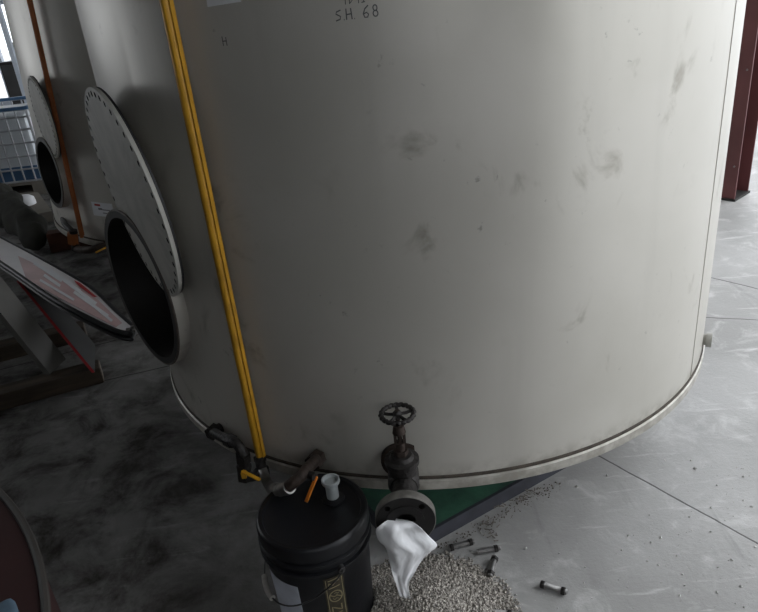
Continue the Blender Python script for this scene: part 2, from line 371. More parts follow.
# ------------------------------------------------------------------ tanks
def tank(name, center, lean, neck_c, neck_naz, nr, cov_local, cov_naz, cov_tilt, cr, strip_az, mtube, seam_az):
    root = empty(name, center); root.rotation_euler = (0, lean, 0)
    b = MB()
    prof = [(0, .33), (R-.03, .33), (R-.03, RIM), (R+.004, RIM), (R+.008, RIM+.006), (R+.008, .348), (R+.003, .352),
            (R, .362), (R, 2.35), (R-.03, 2.40), (.3, 2.62), (0, 2.62),
            (0, 2.60), (.3, 2.60), (R-.05, 2.38), (R-.012, 2.34), (R-.012, .345), (0, .345)]
    # insert rings so the wall shades evenly
    b.lathe(prof, seg=160)
    shell = b.build('shell', m_tank, root, 30)
    n = Vector((math.cos(rad(neck_naz)), math.sin(rad(neck_naz)), 0)); nc = Vector(neck_c)
    cb = MB(); cb.cyl(nc-n*.45, nc+n*.2, nr-.010, seg=48); cut = cb.build('cut', m_dark, None, 0)
    cut.parent = root; bpy.context.view_layer.update()
    boolean_cut(shell, cut)
    sb = MB(); sb.lathe([(R+.0022, .3515), (R+.0046, .3545), (R+.0042, .3595), (R+.0008, .3625), (R-.004, .3625), (R-.004, .3515)], seg=160, closed=True)
    sb.build('bottom_seam', m_groove, root)
    sb = MB(); cyl_patch(sb, R, seam_az-.09, seam_az+.09, .362, 2.34, .0015, 2); sb.build('vertical_weld', m_tank, root)
    # neck
    nb = MB(); L0, L1 = -.17, 0.
    nb.lathe([(nr-.020, L0), (nr, L0), (nr, L1), (nr-.020, L1)], nc, n, 64, closed=True)
    neck = nb.build('manhole_neck', m_tank, root)
    nb = MB(); nb.lathe([(nr-.0255, L0), (nr-.0195, L0), (nr-.0195, L1+.001), (nr-.004, L1+.001), (nr-.004, L1+.003), (nr-.0255, L1+.003)], nc, n, 64, closed=True); nb.build('rubber_liner', m_rubber, neck)
    nb = MB(); nb.tube([nc+n*(L1+.0)+(nr-.002)*(math.cos(2*PI*k/64)*Vector((-n.y, n.x, 0))+math.sin(2*PI*k/64)*Vector((0, 0, 1))) for k in range(64)], .004, 8, closed=True)
    nb.build('neck_lip', m_liprim, neck)
    # cover, swung aside on its pivot bolt
    c = Vector(cov_local); cn = Vector((math.cos(rad(cov_naz))*math.cos(rad(cov_tilt)), math.sin(rad(cov_naz))*math.cos(rad(cov_tilt)), math.sin(rad(cov_tilt))))
    u = cn.cross(Vector((0, 0, 1))).normalized(); v = u.cross(cn)
    kb = MB(); kb.lathe([(0, -.012), (cr-.002, -.012), (cr, -.010), (cr, -.001), (cr-.002, 0), (0, 0)], c, cn, 96)
    cover = kb.build('manhole_cover', m_cover, root)
    cb = MB()
    for k in range(44):
        a = 2*PI*(k+.5)/44; d = u*math.cos(a)+v*math.sin(a)
        cb.tube([c+d*(cr-.0170)-cn*.03, c+d*(cr-.0170)+cn*.03], .0085, 8)
        
    cut = cb.build('cut', m_dark, None, 0); cut.parent = root; bpy.context.view_layer.update()
    # union the overlapping cutter bores by the exact solver's self-intersection handling
    md = cover.modifiers.new('b', 'BOOLEAN'); md.object = cut; md.operation = 'DIFFERENCE'; md.solver = 'EXACT'; md.use_self = True
    dg = bpy.context.evaluated_depsgraph_get(); dg.update()
    me = bpy.data.meshes.new_from_object(cover.evaluated_get(dg)); cover.modifiers.clear(); cover.data = me
    bpy.data.objects.remove(cut, do_unlink=True); me.shade_smooth(); me.set_sharp_from_angle(angle=rad(30))
    me.materials.clear(); me.materials.append(m_cover); me.materials.append(m_black)
    for f_ in me.polygons: f_.material_index = 1 if (abs(f_.normal.dot(cn)) < .5 and (f_.center-c).length < cr-.006) else 0  # bore walls coloured black, standing in for the shade inside the holes
    gb = MB(); gb.lathe([(cr-.07, -.019), (cr-.003, -.019), (cr-.003, -.0125), (cr-.07, -.0125)], c, cn, 96, closed=True)
    gb.build('gasket_ring', m_black, cover)
    # sight gauge: open channel with a tube in it
    sroot = MB(); a = rad(strip_az); e = Vector((math.cos(a), math.sin(a), 0)); f = Vector((-e.y, e.x, 0))
    def chan(z0, z1):
        o = e*(R+.024)
        sec = [(-.0165, .012), (-.0165, 0), (.0165, 0), (.0165, .012), (.0135, .012), (.0135, .003), (-.0135, .003), (-.0135, .012)]
        sroot.prism([o+f*x+e*y+Vector((0, 0, z0)) for x, y in sec], (0, 0, z1-z0))
    chan(.385, 2.3)
    g = sroot.build('sight_gauge', mtube, root, 20)
    tb = MB(); tb.cyl(e*(R+.034)+Vector((0, 0, .37)), e*(R+.034)+Vector((0, 0, 2.32)), .0118, seg=18); tb.build('sight_tube', mtube, g)
    tb = MB()
    for z in (2.1,): tb.box(e*(R+.012)+Vector((0, 0, z)), (.024, .012, .02), Matrix.Rotation(a, 3, 'Z'))
    tb.build('gauge_bracket', m_iron, g)
    # sill beams it stands on
    lb = MB()
    for x in (-.45, 0, .45): lb.box((x, .05, (RIM+.015+.056)/2+.0), (.14, 1.3, RIM+.015-.056))
    lb.build('bearer', m_dark, root)
    return root

cl = Vector((-.668, 1.895, 1.165))-TC
T1 = tank('storage_tank', TC, 0., Vector((-.770, 2.060, .818))-TC, 216.9, .266, cl, 210.8, -5.3, .305, -123.45, m_yellow, -40.8)
tag(T1, 'large dull steel storage tank in the foreground with yellow sight gauge and gate valve', 'tank')
C2 = Vector((-1.164, 4.92, 0))
ca = rad(-129.5)
cn2 = rad(-137)
T2 = tank('storage_tank', C2, rad(3.91), (1.10*math.cos(cn2), 1.10*math.sin(cn2), .735), -142, .215, (1.16*math.cos(ca)+.03, 1.16*math.sin(ca), 1.085), -147, -4, .23, -124.65, m_orange, 60)
tag(T2, 'smaller looking dull steel tank behind the near tank with an orange sight gauge', 'tank')

# horizontal weld, sticker on the far tank
b = MB(); b.lathe([(R, 1.705), (R+.002, 1.708), (R+.002, 1.712), (R, 1.715)], seg=120); b.build('horizontal_weld', m_galv, T2)
def local2(p):
    return Matrix.Rotation(rad(3.91), 4, 'Y').inverted() @ (p-C2)
def P2(x, y, rr=R):           # point on the far tank's wall
    d = ray(x, y); best = None
    Mi = Matrix.Rotation(rad(3.91), 4, 'Y').inverted(); o = Mi @ (EYE-C2); dd = Mi.to_3x3() @ d
    a = dd.x**2+dd.y**2; bb = 2*(o.x*dd.x+o.y*dd.y); c = o.x**2+o.y**2-rr*rr
    t = (-bb-math.sqrt(bb*bb-4*a*c))/(2*a); return o+dd*t
q0 = P2(93, 210); q1 = P2(113, 209); A0 = math.degrees(math.atan2(q0.y, q0.x)); A1 = math.degrees(math.atan2(q1.y, q1.x)); zc = (q0.z+q1.z)/2
b = MB(); cyl_patch(b, R+.0006, A0, A1, zc-.042, zc+.042, .001, 8, m_sticker)
for i, (u0, u1, v, w) in enumerate(((-.055, -.01, .026, .012), )):
    cyl_strokes(b, [[(u0, v), (u1, v)]], R+.0018, (A0+A1)/2, zc, w, m=m_redink)
cyl_strokes(b, [[(-.03, 0), (.055, 0)], [(0, -.02), (.03, -.02)], [(-.03, .006), (.0, .006)]], R+.0018, (A0+A1)/2, zc, .005, m=m_ink)
b.build('paper_sticker', m_sticker, T2, 0)

# sticker and marker writing on the near tank
b = MB(); cyl_patch(b, R+.0006, -118.6, -113.8, 1.634, 1.73, .001, 8, slope=.004); b.build('paper_sticker', m_sticker, T1)
b = MB(); h = .030
def glyphs():
    out = []; x = 0
    k_ = .78
    S_ = [(.016, .026), (.004, .022), (.002, .017), (.014, .010), (.012, .003), (.0, .0)]
    out.append(S_); out.append([(.022, .001), (.024, .001)])
    out.append([(.030, .0), (.031, .028)]); out.append([(.045, .0), (.044, .028)]); out.append([(.031, .013), (.045, .014)]); out.append([(.051, .001), (.053, .001)])
    out.append([(.092, .030), (.082, .022), (.077, .010), (.080, .001), (.088, .001), (.091, .008), (.086, .013), (.078, .010)])
    o8 = arc(.110, .022, .0055, 0, 360, 12, .007)+[(.1155, .020)]; out.append(o8); out.append(arc(.110, .008, .0065, 0, 360, 12, .0075))
    return [[(u*k_, v*k_) for u, v in st] for st in out]
pm = PC(336, 20, R); am = math.degrees(math.atan2(pm.y-TC.y, pm.x-TC.x))
cyl_strokes(b, glyphs(), R, am, pm.z-.002, .0026, m=m_ink, rot=rad(1))
cyl_strokes(b, [[(.024, .040), (.025, .058)], [(.033, .040), (.033, .058)], [(.034, .042), (.040, .048), (.036, .058)], [(.052, .040), (.054, .056), (.046, .052)], [(.058, .041), (.066, .042)], [(.062, .042), (.067, .054)]], R, am, pm.z-.012, .002, m=m_ink)
b.build('marker_writing', m_ink, T1, 0)
# two small dark ticks inked beside the gauge
pm = PC(225, 41, R); am = math.degrees(math.atan2(pm.y-TC.y, pm.x-TC.x))
b = MB(); cyl_strokes(b, [[(-.006, -.01), (-.006, .01)], [(.004, -.01), (.004, .008)], [(-.006, 0), (.004, 0)]], R, am, pm.z, .0022, m=m_ink); b.build('marker_writing', m_ink, T1, 0)

L = lambda p: Vector(p)-TC            # world to near-tank coordinates
# side nozzle low on the tank's far side
p = L(PC(702, 342, R)); e = Vector((p.x, p.y, 0)).normalized(); e = Matrix.Rotation(rad(3), 3, 'Z') @ e
b = MB(); z = Vector((0, 0, .40)); b.cyl(e*(R-.01)+z, e*(R+.022)+z, .020); b.cyl(e*(R+.010)+z, e*(R+.028)+z, .026, seg=24)
b.build('side_nozzle', m_cover, T1)

# gate valve on the front nozzle
zv = .42; bx = .018
gv = MB(); ax = Vector((-.045, -1, 0)).normalized(); o = Vector((bx+.004, 1.545, zv))
P = lambda t, dz=0: L(o+ax*t+Vector((0, 0, dz)))
gv.cyl(P(-.02), P(.03), .036, seg=28); gv.hexn(P(.02), P(.05), .044)
gv.lathe([(0, .045), (.036, .045), (.043, .055), (.043, .10), (.036, .11), (0, .11)], P(0), P(1)-P(0), 28)
gate = gv.build('gate_valve', m_iron, T1)
gb = MB(); gb.cyl(P(-.02), P(-.002), .062, seg=32); gb.build('nozzle_pad', m_rust, gate)
gb = MB(); q = P(.075)
gb.lathe([(0, 0), (.040, 0), (.041, .05), (.036, .055), (.047, .057), (.047, .070), (.034, .074), (.028, .084), (.0, .086)], q, (0, 0, 1), 28); gb.build('bonnet', m_iron, gate)
gb = MB(); gb.hexn(q+Vector((0, 0, .082)), q+Vector((0, 0, .10)), .020); gb.cyl(q+Vector((0, 0, .09)), q+Vector((0, 0, .125)), .0135)
gb.box(q+Vector((.012, 0, .13)), (.008, .014, .07)); gb.box(q+Vector((-.012, 0, .13)), (.008, .014, .07))
gb.cyl(q+Vector((0, 0, .155)), q+Vector((0, 0, .178)), .018, .014); gb.build('packing_gland', m_rust, gate)
gb = MB(); gb.cyl(q+Vector((0, 0, .09)), q+Vector((0, 0, .225)), .006); gb.build('stem', m_rust, gate)
# hand wheel: rim with scallops, hub, five spokes
hw = MB(); hc = q+Vector((0, 0, .212)); ring = []
for k in range(96):
    a = 2*PI*k/96; rr = .0425+.0022*math.cos(20*a); ring.append(hc+Vector((rr*math.cos(a), rr*math.sin(a), .002)))
hw.tube(ring, .0058, 10, closed=True)
hw.lathe([(0, -.010), (.011, -.010), (.012, .006), (.007, .012), (0, .012)], hc, (0, 0, 1), 16)
for k in range(5):
    a = 2*PI*k/5+PI/2; d = Vector((math.cos(a), math.sin(a), 0)); hw.tube([hc+d*.008, hc+d*.025+Vector((0, 0, -.002)), hc+d*.041], .0045, 8)
hw.build('hand_wheel', m_iron, gate)
gb = MB(); gb.cyl(P(.10), P(.215), .034, seg=32); gb.build('outlet_pipe', m_iron, gate)
fl = MB(); f0 = .208
fl.lathe([(.026, 0), (.076, 0), (.077, .002), (.077, .026), (.075, .028), (.048, .028), (.048, .030), (.026, .030)], P(f0), P(1)-P(0), 56, closed=True)
fo = fl.build('outlet_flange', m_iron, gate)
cb = MB(); c0 = P(f0)
for k in range(4):
    a = PI/4+k*PI/2; d = Vector((math.cos(a), 0, math.sin(a)))*.061; cb.cyl(c0+d-ax*.02, c0+d+ax*.05, .0085, seg=16)
cut = cb.build('cut', m_dark, None, 0); cut.parent = T1; bpy.context.view_layer.update(); boolean_cut(fo, cut)
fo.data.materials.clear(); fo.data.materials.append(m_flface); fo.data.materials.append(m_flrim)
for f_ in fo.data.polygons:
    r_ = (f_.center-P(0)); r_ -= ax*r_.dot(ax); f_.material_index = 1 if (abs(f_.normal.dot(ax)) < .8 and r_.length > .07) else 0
fl = MB(); fl.cyl(P(.14), P(.195), .026, seg=24); fl.build('pipe_bore', m_black, gate)

# pipework below the sight gauge
K = lambda x, y, dr: L(PC(x, y, R+dr))
e_t = Vector((math.cos(rad(-123.45)), math.sin(rad(-123.45)), 0))
tee = e_t*(R+.036)+Vector((0, 0, .338))
asm = MB()
nzL = K(213, 432, .03); rootL = L(PC(206, 428, R-.01)); pl = [K(222, 437, .06), K(236, 443, .085), K(244, 456, .09)]
asm.cyl(nzL-(nzL-Vector((0, 0, nzL.z))).normalized()*.06, nzL+Vector((-.002, -.004, 0)), .017, seg=16)
asm.tube(smoothpath([nzL, pl[0], pl[1], pl[2]], 5), .0155, 14)
asm.hexn(nzL-Vector((.006, .012, 0)), nzL+Vector((.008, .014, .0)), .025); asm.hexn(K(227, 439, .07), K(233, 442, .078), .021)
drain = asm.build('drain_pipe', m_iron, T1)
b = MB(); v0 = K(243, 454, .09); v1 = K(245, 478, .09)
b.cyl(v0, v1, .019, seg=18); b.hexn(v0, v0.lerp(v1, .25), .024); b.hexn(v0.lerp(v1, .75), v1, .024)
b.lathe([(0, -.01), (.020, -.006), (.023, 0), (.020, .03), (0, .036)], v0.lerp(v1, .5), (v1-v0), 18)
b.tube([v1, v1.lerp(tee, .45)+Vector((0, 0, -.012)), tee], .015, 12); b.build('ball_valve', m_iron, drain)
b = MB(); h0, h1 = K(242, 471, .125), K(260, 480, .125); d = (h1-h0); b.box(h0.lerp(h1, .5), (d.length, .012, .005), d.to_track_quat('X', 'Z').to_matrix(), bevel=.002); b.box(h0.lerp(h1, .08)-Vector((0, 0, .01)), (.014, .014, .02)); b.build('valve_lever', m_yhandle, drain)['label'] = 'yellow lever'
b = MB(); b.lathe([(0, -.03), (.018, -.03), (.021, -.024), (.021, .0), (.016, .004), (.016, .04), (.012, .048), (0, .048)], tee, (0, 0, 1), 18); b.hexn(tee+Vector((0, 0, .03)), tee+Vector((0, 0, .045)), .019)
b.build('tee_fitting', m_iron, drain)
asm = MB(); path = [tee, K(275, 488, .13), K(288, 487, .175), K(300, 477, .155), K(308, 468, .11), K(315, 461, .06), K(319, 456, -.01)]
asm.tube(smoothpath(path[2:], 5), .0165, 14)
w0 = K(312, 464, .06); w1 = K(319, 456, .02); asm.hexn(w0, w1, .025)
fill = asm.build('gauge_pipe', m_rust, T1)
b = MB(); b.tube(smoothpath([tee, K(270, 487, .09), K(280, 490, .15), K(290, 487, .175)], 5), [.015]*6+[.017]*4+[.0185]*6, 14); b.hexn(K(275, 489, .12), K(279, 490, .14), .021); b.build('hose_union', m_galv, fill)
b = MB(); h0, h1 = K(316.5, 476, .14), K(306, 502, .19); d = h1-h0; b.box(h0.lerp(h1, .5), (d.length, .011, .004), d.to_track_quat('X', 'Z').to_matrix(), bevel=.0015); b.build('valve_lever', m_ohandle, fill)['label'] = 'orange lever'
b = MB(); b.cyl(K(305, 473, .13), K(315, 477, .145), .011); b.build('valve_stem', m_iron, fill)
# the far tank's pipework
asm = MB(); K2 = lambda x, y, dr: P2(x, y, R+dr)
asm.tube(smoothpath([K2(63, 219, -.01), K2(65, 224, .05), K2(70, 229, .07), K2(73, 232, .08)], 4), .018, 10); asm.cyl(K2(73, 230, .08), K2(76, 250, .08), .024); 
d2 = asm.build('drain_pipe', m_iron, T2)
asm = MB(); asm.hexn(K2(72.5, 233, .085), K2(73.5, 243, .085), .034); asm.build('ball_valve', m_orange, d2)
asm = MB(); asm.tube(smoothpath([K2(76, 249, .08), K2(88, 250, .12), K2(100, 247, .10), K2(114, 243, 0)], 4), .022, 10); asm.build('gauge_pipe', m_rust, T2)
asm = MB(); h0, h1 = K2(97, 252, .15), K2(105, 248, .15); d = h1-h0; asm.box(h0.lerp(h1, .5), (d.length, .03, .01), d.to_track_quat('X', 'Z').to_matrix(), bevel=.003); asm.build('valve_lever', m_yhandle, T2)['label'] = 'yellow lever'

# ------------------------------------------------------------------ green skid under the near tank
sk = empty('steel_skid', (0, 1.585, 0), math.atan2(.259, .453))
b = MB(); b.box((.56, .8, .050), (1.10, 1.58, .006)); b.build('deck_plate', m_green, sk, 0)
b = MB()
for y in (.012, 1.588): b.box((.56, y, .027), (1.12, .012, .054)); b.box((.56, y+(.02 if y < 1 else -.02), .004), (1.12, .05, .006))
for x in (.006, 1.114): b.box((x, .8, .027), (.012, 1.6, .054))
b.build('channel_frame', m_blueside, sk, 0)
tag(sk, 'low green painted steel skid lying on the floor under the near tank', 'skid')

# ------------------------------------------------------------------ pail
BX, BY = -.238, 1.432
pail = empty('plastic_pail', (BX, BY, 0))
tag(pail, 'black plastic pail with lid and pour spout standing beside the gate valve', 'pail')
def pr(z): return .133+(.1475-.133)*z/.36
b = MB()
b.lathe([(0, .004), (.128, .004), (.130, 0), (.133, .004), (pr(.285), .285), (pr(.29)+.009, .289), (pr(.295)+.010, .293), (pr(.295)+.009, .296), (pr(.30), .299),
         (pr(.315), .315), (pr(.32)+.008, .319), (pr(.325)+.009, .323), (pr(.325)+.008, .326), (pr(.33), .330), (pr(.355), .355), (.140, .355), (.126, .01), (0, .01)], seg=72)
b.build('pail_body', m_bucket, pail)
b = MB()
b.lathe([(0, .372), (.128, .372), (.132, .374), (.135, .381), (.145, .382), (.1505, .378), (.1525, .370), (.1525, .340), (.1495, .338), (.149, .350), (.149, .354), (0, .354)], seg=72)
lid = b.build('pail_lid', m_bucket, pail)
sp = PZ(333, 497, .38)-Vector((BX, BY, 0))
b = MB(); b.lathe([(.0, 0), (.030, 0), (.032, .003), (.031, .006), (.024, .007), (.020, .010), (0, .010)], (sp.x, sp.y, .371), seg=28); b.build('spout_base', m_bucket, lid)
b = MB(); b.lathe([(.015, 0), (.017, 0), (.0175, .044), (.024, .050), (.0255, .054), (.025, .062), (.021, .062), (.020, .056), (.015, .048)], (sp.x, sp.y+.002, .379), seg=28, closed=True); b.lathe([(0, .050), (.0165, .050), (.0165, .053), (0, .053)], (sp.x, sp.y+.002, .379), seg=20); b.build('pour_spout', m_clear, lid)['label'] = 'cloudy white spout'
# bail: ear at the near east side, wire hanging over the near side, white grip
ea = rad(-62); ed = Vector((math.cos(ea), math.sin(ea), 0)); rb = .163; hz = .292
drop = rad(53); side = Vector((math.cos(ea-PI/2), math.sin(ea-PI/2), 0)); dv = side*math.cos(drop)+Vector((0, 0, -math.sin(drop)))
def bailpt(t): 
    p = ed*rb*math.cos(t)+Vector((0, 0, hz)); q = side*rb*1.0*math.sin(t)*.985+Vector((0, 0, -.125*math.sin(t))); return p+q
b = MB(); pts = [bailpt(PI*k/40) for k in range(41)]
b.tube([ed*.146+Vector((0, 0, hz))]+pts+[-ed*.146+Vector((0, 0, hz))], .0022, 8)
for s_ in (1, -1): b.cyl(ed*.142*s_+Vector((0, 0, hz)), ed*.158*s_+Vector((0, 0, hz)), .012, .009)
bail = b.build('bail_handle', m_wire, pail)
b = MB(); b.tube([bailpt(PI*(.46+.16*k/6)) for k in range(7)], .0085, 10); b.build('hand_grip', m_grip, bail)['label'] = 'white plastic grip'
# labels on the pail's wall
def paz(x, y, z):
    p = PZ(x, y, z)
    return math.degrees(math.atan2(p.y-BY, p.x-BX))
b = MB(); cyl_patch(b, pr(.03)+.0008, -154, -110, .03, .245, .0008, 16, r2=pr(.245)+.0008); b.build('paper_label', m_label, pail)['label'] = 'white paper label'
b = MB(); cyl_patch(b, pr(.02)+.0008, -82, -60, .02, .270, .0008, 12, m_golddk, r2=pr(.270)+.0008)
f_ = lambda z: pr(z)+.0018
ac = -71
cyl_strokes(b, [arc(0, 0, .0175, 0, 360, 26, .020)], f_, ac, .200, .0035, m=m_gold, rot=rad(0))
cyl_strokes(b, [[(-.015, .008), (-.005, .0), (.004, .001), (.015, -.007)]], f_, ac, .200, .0032, m=m_gold)
cyl_strokes(b, [[(-.004, .010), (.002, .013), (.006, .008), (.010, .011)], [(.0, .006), (.006, .004)], [(-.009, -.006), (-.004, -.012), (.001, -.007)], [(.003, -.008), (.006, -.012)]], f_, ac, .200, .002, m=m_gold)
cyl_strokes(b, [[(-.016, .0), (-.014, .014), (-.004, .004), (.005, .015), (.015, .018)], [(-.016, -.006), (.015, -.002)], [(-.016, .022), (.015, .026)]], f_, ac, .238, .0035, m=m_gold)
cyl_strokes(b, [[(-.014, -.018), (-.014, .004), (.012, -.014), (.012, .008)], [(-.014, -.026), (.012, -.022)]], f_, ac, .158, .0035, m=m_gold)
cyl_strokes(b, [[(-.022, -.11), (-.022, .13)], [(.022, -.11), (.022, .13)]], f_, ac, .135, .0018, m=m_gold)
b.build('printed_label', m_golddk, pail, 0)['label'] = 'dark label with gold print and round emblem'

# ------------------------------------------------------------------ white bag stuffed in the flange
rows = [(519, 392, 407, 1.318), (522, 386, 415, 1.300), (529, 380, 421, 1.286), (537, 377, 422, 1.281), (545, 380, 427, 1.277), (552, 388, 434, 1.275), (556, 390, 438, 1.277),
        (562, 391, 431, 1.280), (569, 392, 422, 1.283), (577, 394, 412, 1.287), (582, 396, 407.5, 1.290), (590, 398, 408, 1.293), (598, 400, 410, 1.296)]
bm = MB(); NC = 15; G = []
for j, (py, xl, xr, Y) in enumerate(rows):
    row = []
    for i in range(NC):
        t = i/(NC-1); x = (xl+xr)/2+(xr-xl)*(t-.5)*1.1
        tilt = (t-.5)*(-3 if 3 < j < 9 else 1)
        p = PY(x, py+tilt, Y)
        amp = .0045*min(1, j/2.)*(1 if j < 10 else .35)
        off = amp*(math.sin(t*9.5+j*.55)+.5*math.sin(t*17-j*.9+1))+(.024*(t-.45)**2*4 if 2 < j < 9 else 0)
        if t > .5 and 3 <= j <= 8: off += .010*math.sin((t-.5)*2*PI)          # the folded-over corner
        p += Vector((0, off, 0))*1.0
        row.append(bm.bm.verts.new(p))
    G.append(row)
for j in range(len(G)-1):
    for i in range(NC-1): bm.bm.faces.new((G[j][i], G[j][i+1], G[j+1][i+1], G[j+1][i]))
bag = bm.build('plastic_bag', m_bag, None, 180, recalc=True)
md = bag.modifiers.new('s', 'SUBSURF'); md.levels = md.render_levels = 2
tx = bpy.data.textures.new('crumple', 'CLOUDS'); tx.noise_scale = .022
dm = bag.modifiers.new('d', 'DISPLACE'); dm.texture = tx; dm.strength = .005; dm.texture_coords = 'GLOBAL'
sm = bag.modifiers.new('t', 'SOLIDIFY'); sm.thickness = .0012
tag(bag, 'crumpled white plastic bag hanging out of the outlet flange above the granules', 'bag')

# ------------------------------------------------------------------ granule heap
pc = Vector((.035, 1.340))
def hgt(x, y):
    dx, dy = (x-pc.x)/1.05, (y-pc.y); d = math.hypot(dx, dy)
    base = .068*math.exp(-(d/.135)**2)+.020*math.exp(-(d/.20)**4)
    return base
def rnd_normal(): return random.gauss(0, 1)
me = MB(); bmx = me.bm
n = 46
grid = {}
for i in range(n+1):
    for j in range(n+1):
        x = pc.x-.32+.64*i/n; y = pc.y-.32+.64*j/n
        d = math.hypot((x-pc.x)/1.05, y-pc.y)
        if d > .262: continue
        grid[i, j] = bmx.verts.new((x, y, max(.0006, hgt(x, y)-.004+.003*noise.noise(Vector((x*70, y*70, 0))))))
for i in range(n):
    for j in range(n):
        k = [(i, j), (i+1, j), (i+1, j+1), (i, j+1)]
        if all(q in grid for q in k): bmx.faces.new([grid[q] for q in k])
def keep(x, y, rr=.148):
    if math.hypot(x-BX, y-BY) < rr-.008: return False
    # outside the skid's footprint
    rx, ry = x-0, y-1.585; c_, s_ = .868, .496
    u, v = rx*c_+ry*s_, -rx*s_+ry*c_
    return not (u > -.005 and v > -.004)
for v_ in list(bmx.verts):
    if not keep(v_.co.x, v_.co.y, .135): bmx.verts.remove(v_)
def pebble(bm_, x, y, z, r):
    rx, ry, rz = (r*random.uniform(.7, 1.35) for _ in range(3))
    q = Matrix.Rotation(random.uniform(0, PI), 3, random.choice('XYZ')) @ Matrix.Rotation(random.uniform(0, PI), 3, 'Z')
    vs = [bm_.verts.new(Vector((x, y, z))+q @ Vector(a)) for a in ((rx, 0, 0), (-rx, 0, 0), (0, ry, 0), (0, -ry, 0), (0, 0, rz), (0, 0, -rz))]
    for a, b_, c in ((0, 2, 4), (2, 1, 4), (1, 3, 4), (3, 0, 4), (2, 0, 5), (1, 2, 5), (3, 1, 5), (0, 3, 5)): bm_.faces.new((vs[a], vs[b_], vs[c]))
cnt = 0
while cnt < 12000:
    rr = random.random(); a = random.uniform(0, 2*PI)
    d = .27*math.sqrt(rr) if random.random() < .82 else abs(random.gauss(.22, .06))
    x = pc.x+1.05*d*math.cos(a); y = pc.y+d*math.sin(a)
    if not keep(x, y): continue
    if d > .21 and random.random() < (d-.21)/.075: continue
    pebble(bmx, x, y, max(hgt(x, y), .002)+random.uniform(-.001, .003), random.uniform(.0026, .0056)); cnt += 1
heap = me.build('granule_heap', m_pellet, None, 0, recalc=False)
tag(heap, 'heap of pale grey granules spilled on the floor below the valve', 'granules', kind='stuff')

# ------------------------------------------------------------------ loose studs with nuts
def stud(p0, p1, label, lead=.0, long=True):
    a, b_ = PZ(*p0, .013), PZ(*p1, .013); d = (b_-a); Ln = d.length; d = d.normalized()
    base = 0.0125
    root = empty('stud_bolt', (a.x, a.y, base), math.atan2(d.y, d.x))
    m_ = MB(); prof = [(0, 0), (.0075, 0)]
    k = 0
    while .002*k < Ln-.002: prof += [(.0086, .002*k+.0006), (.0078, .002*k+.0016)]; k += 1
    prof += [(.0075, Ln), (0, Ln)]
    m_.lathe(prof, (0, 0, 0), (1, 0, 0), 14); m_.build('threaded_rod', m_nickel, root)
    for t in ((.10, .86) if long else (.82,)):
        nb_ = MB(); x0 = Ln*t-.006+lead
        nb_.lathe([(.008, 0), (.0105, 0), (.0125, .002), (.0125, .010), (.0105, .012), (.008, .012)], (x0, 0, 0), (1, 0, 0), 6, closed=True, start=PI/6); nb_.build('hex_nut', m_iron, root, 20)
    tag(root, label, 'stud bolt', 'loose stud bolts on the floor'); return root
stud((540, 583.5), (567, 592), 'loose stud bolt lying alone on bare floor, farthest from the granules')
stud((477, 552), (500, 547.5), 'dull stud bolt lying crosswise above the shiny short one', long=False)
stud((495, 557), (490, 576), 'short shiny stud bolt pointing toward the camera beside the heap', long=True)
stud((449, 548), (474, 541), 'dark stud bolt lying next to the blue grey skid edge', long=True)
stud((484, 611), (514, 614), 'stud bolt half buried at the edge of the granule heap nearest the camera', long=True)

# ------------------------------------------------------------------ crumbs
b = MB()
for k in range(260):
    t = random.random()
    x = .085+(.538-.085)*t*1.0+random.gauss(0, .02)+.012; y = 1.64+(1.899-1.64)*t-.02-abs(random.gauss(0, .022))
    if keep(x, y): pebble(b.bm, x, y, .0015, random.uniform(.001, .0034))
for (px, py) in ((492, 524), (488, 532), (496, 536), (484, 521), (523, 498), (516, 500), (529, 492), (505, 506)):
    p = PZ(px, py, .004)
    for k in range(5):
        q = p+Vector((random.gauss(0, .01), random.gauss(0, .008), 0)); b.tube([q, q+Vector((random.uniform(-.02, .02), random.uniform(-.015, .015), random.uniform(0, .008)))], .0016, 5)
tag(b.build('dirt_crumbs', m_crumbdk, None, 0, False), 'brown dirt and fibre crumbs swept along the skid edge', 'debris', kind='stuff')
b = MB()
for k in range(230):
    px = random.uniform(470, 758); py = random.uniform(430, 612)
    if py < 640-px*.27: continue
    p = PZ(px, py, .0); 
    if math.hypot(p.x-TC.x, p.y-TC.y) < R: continue
    if keep(p.x, p.y): pebble(b.bm, p.x, p.y, .0008, random.choice((.0012, .0015, .002, .0025, .0045)))
for (px, py, r_) in ((487, 549, .004), (526, 549, .005), (577, 487, .006), (695, 469, .006), (607, 476, .005), (665, 461, .004), (628, 536, .004)):
    p = PZ(px, py, 0); pebble(b.bm, p.x, p.y, .003, r_)
tag(b.build('concrete_crumbs', m_crumb, None, 0, False), 'pale concrete crumbs scattered on the bright floor by the tank', 'debris', kind='stuff')

# ------------------------------------------------------------------ steel column
cp_ = PZ(727, 195, 0); cx = empty('steel_column', (cp_.x, cp_.y, 0), rad(-50))
b = MB(); w, dpt, tf = .20, .24, .012
b.box((0, -dpt/2+tf/2, 2.8), (w, tf, 5.6)); b.box((0, dpt/2-tf/2, 2.8), (w, tf, 5.6)); b.box((0, 0, 2.8), (.008, dpt-2*tf, 5.6)); b.build('post_section', m_column, cx, 0)
b = MB(); b.box((-.0, 0, .008), (w+.02, dpt+.02, .016)); b.build('base_plate', m_dark, cx, 0)
b = MB()
for z in (.25, .9): b.cyl((.07, -dpt/2-.006, z), (.07, -dpt/2+.001, z), .007, seg=6)
b.build('bolt_heads', m_galv, cx, 0)
tag(cx, 'dark red painted steel building column behind the near tank', 'column')

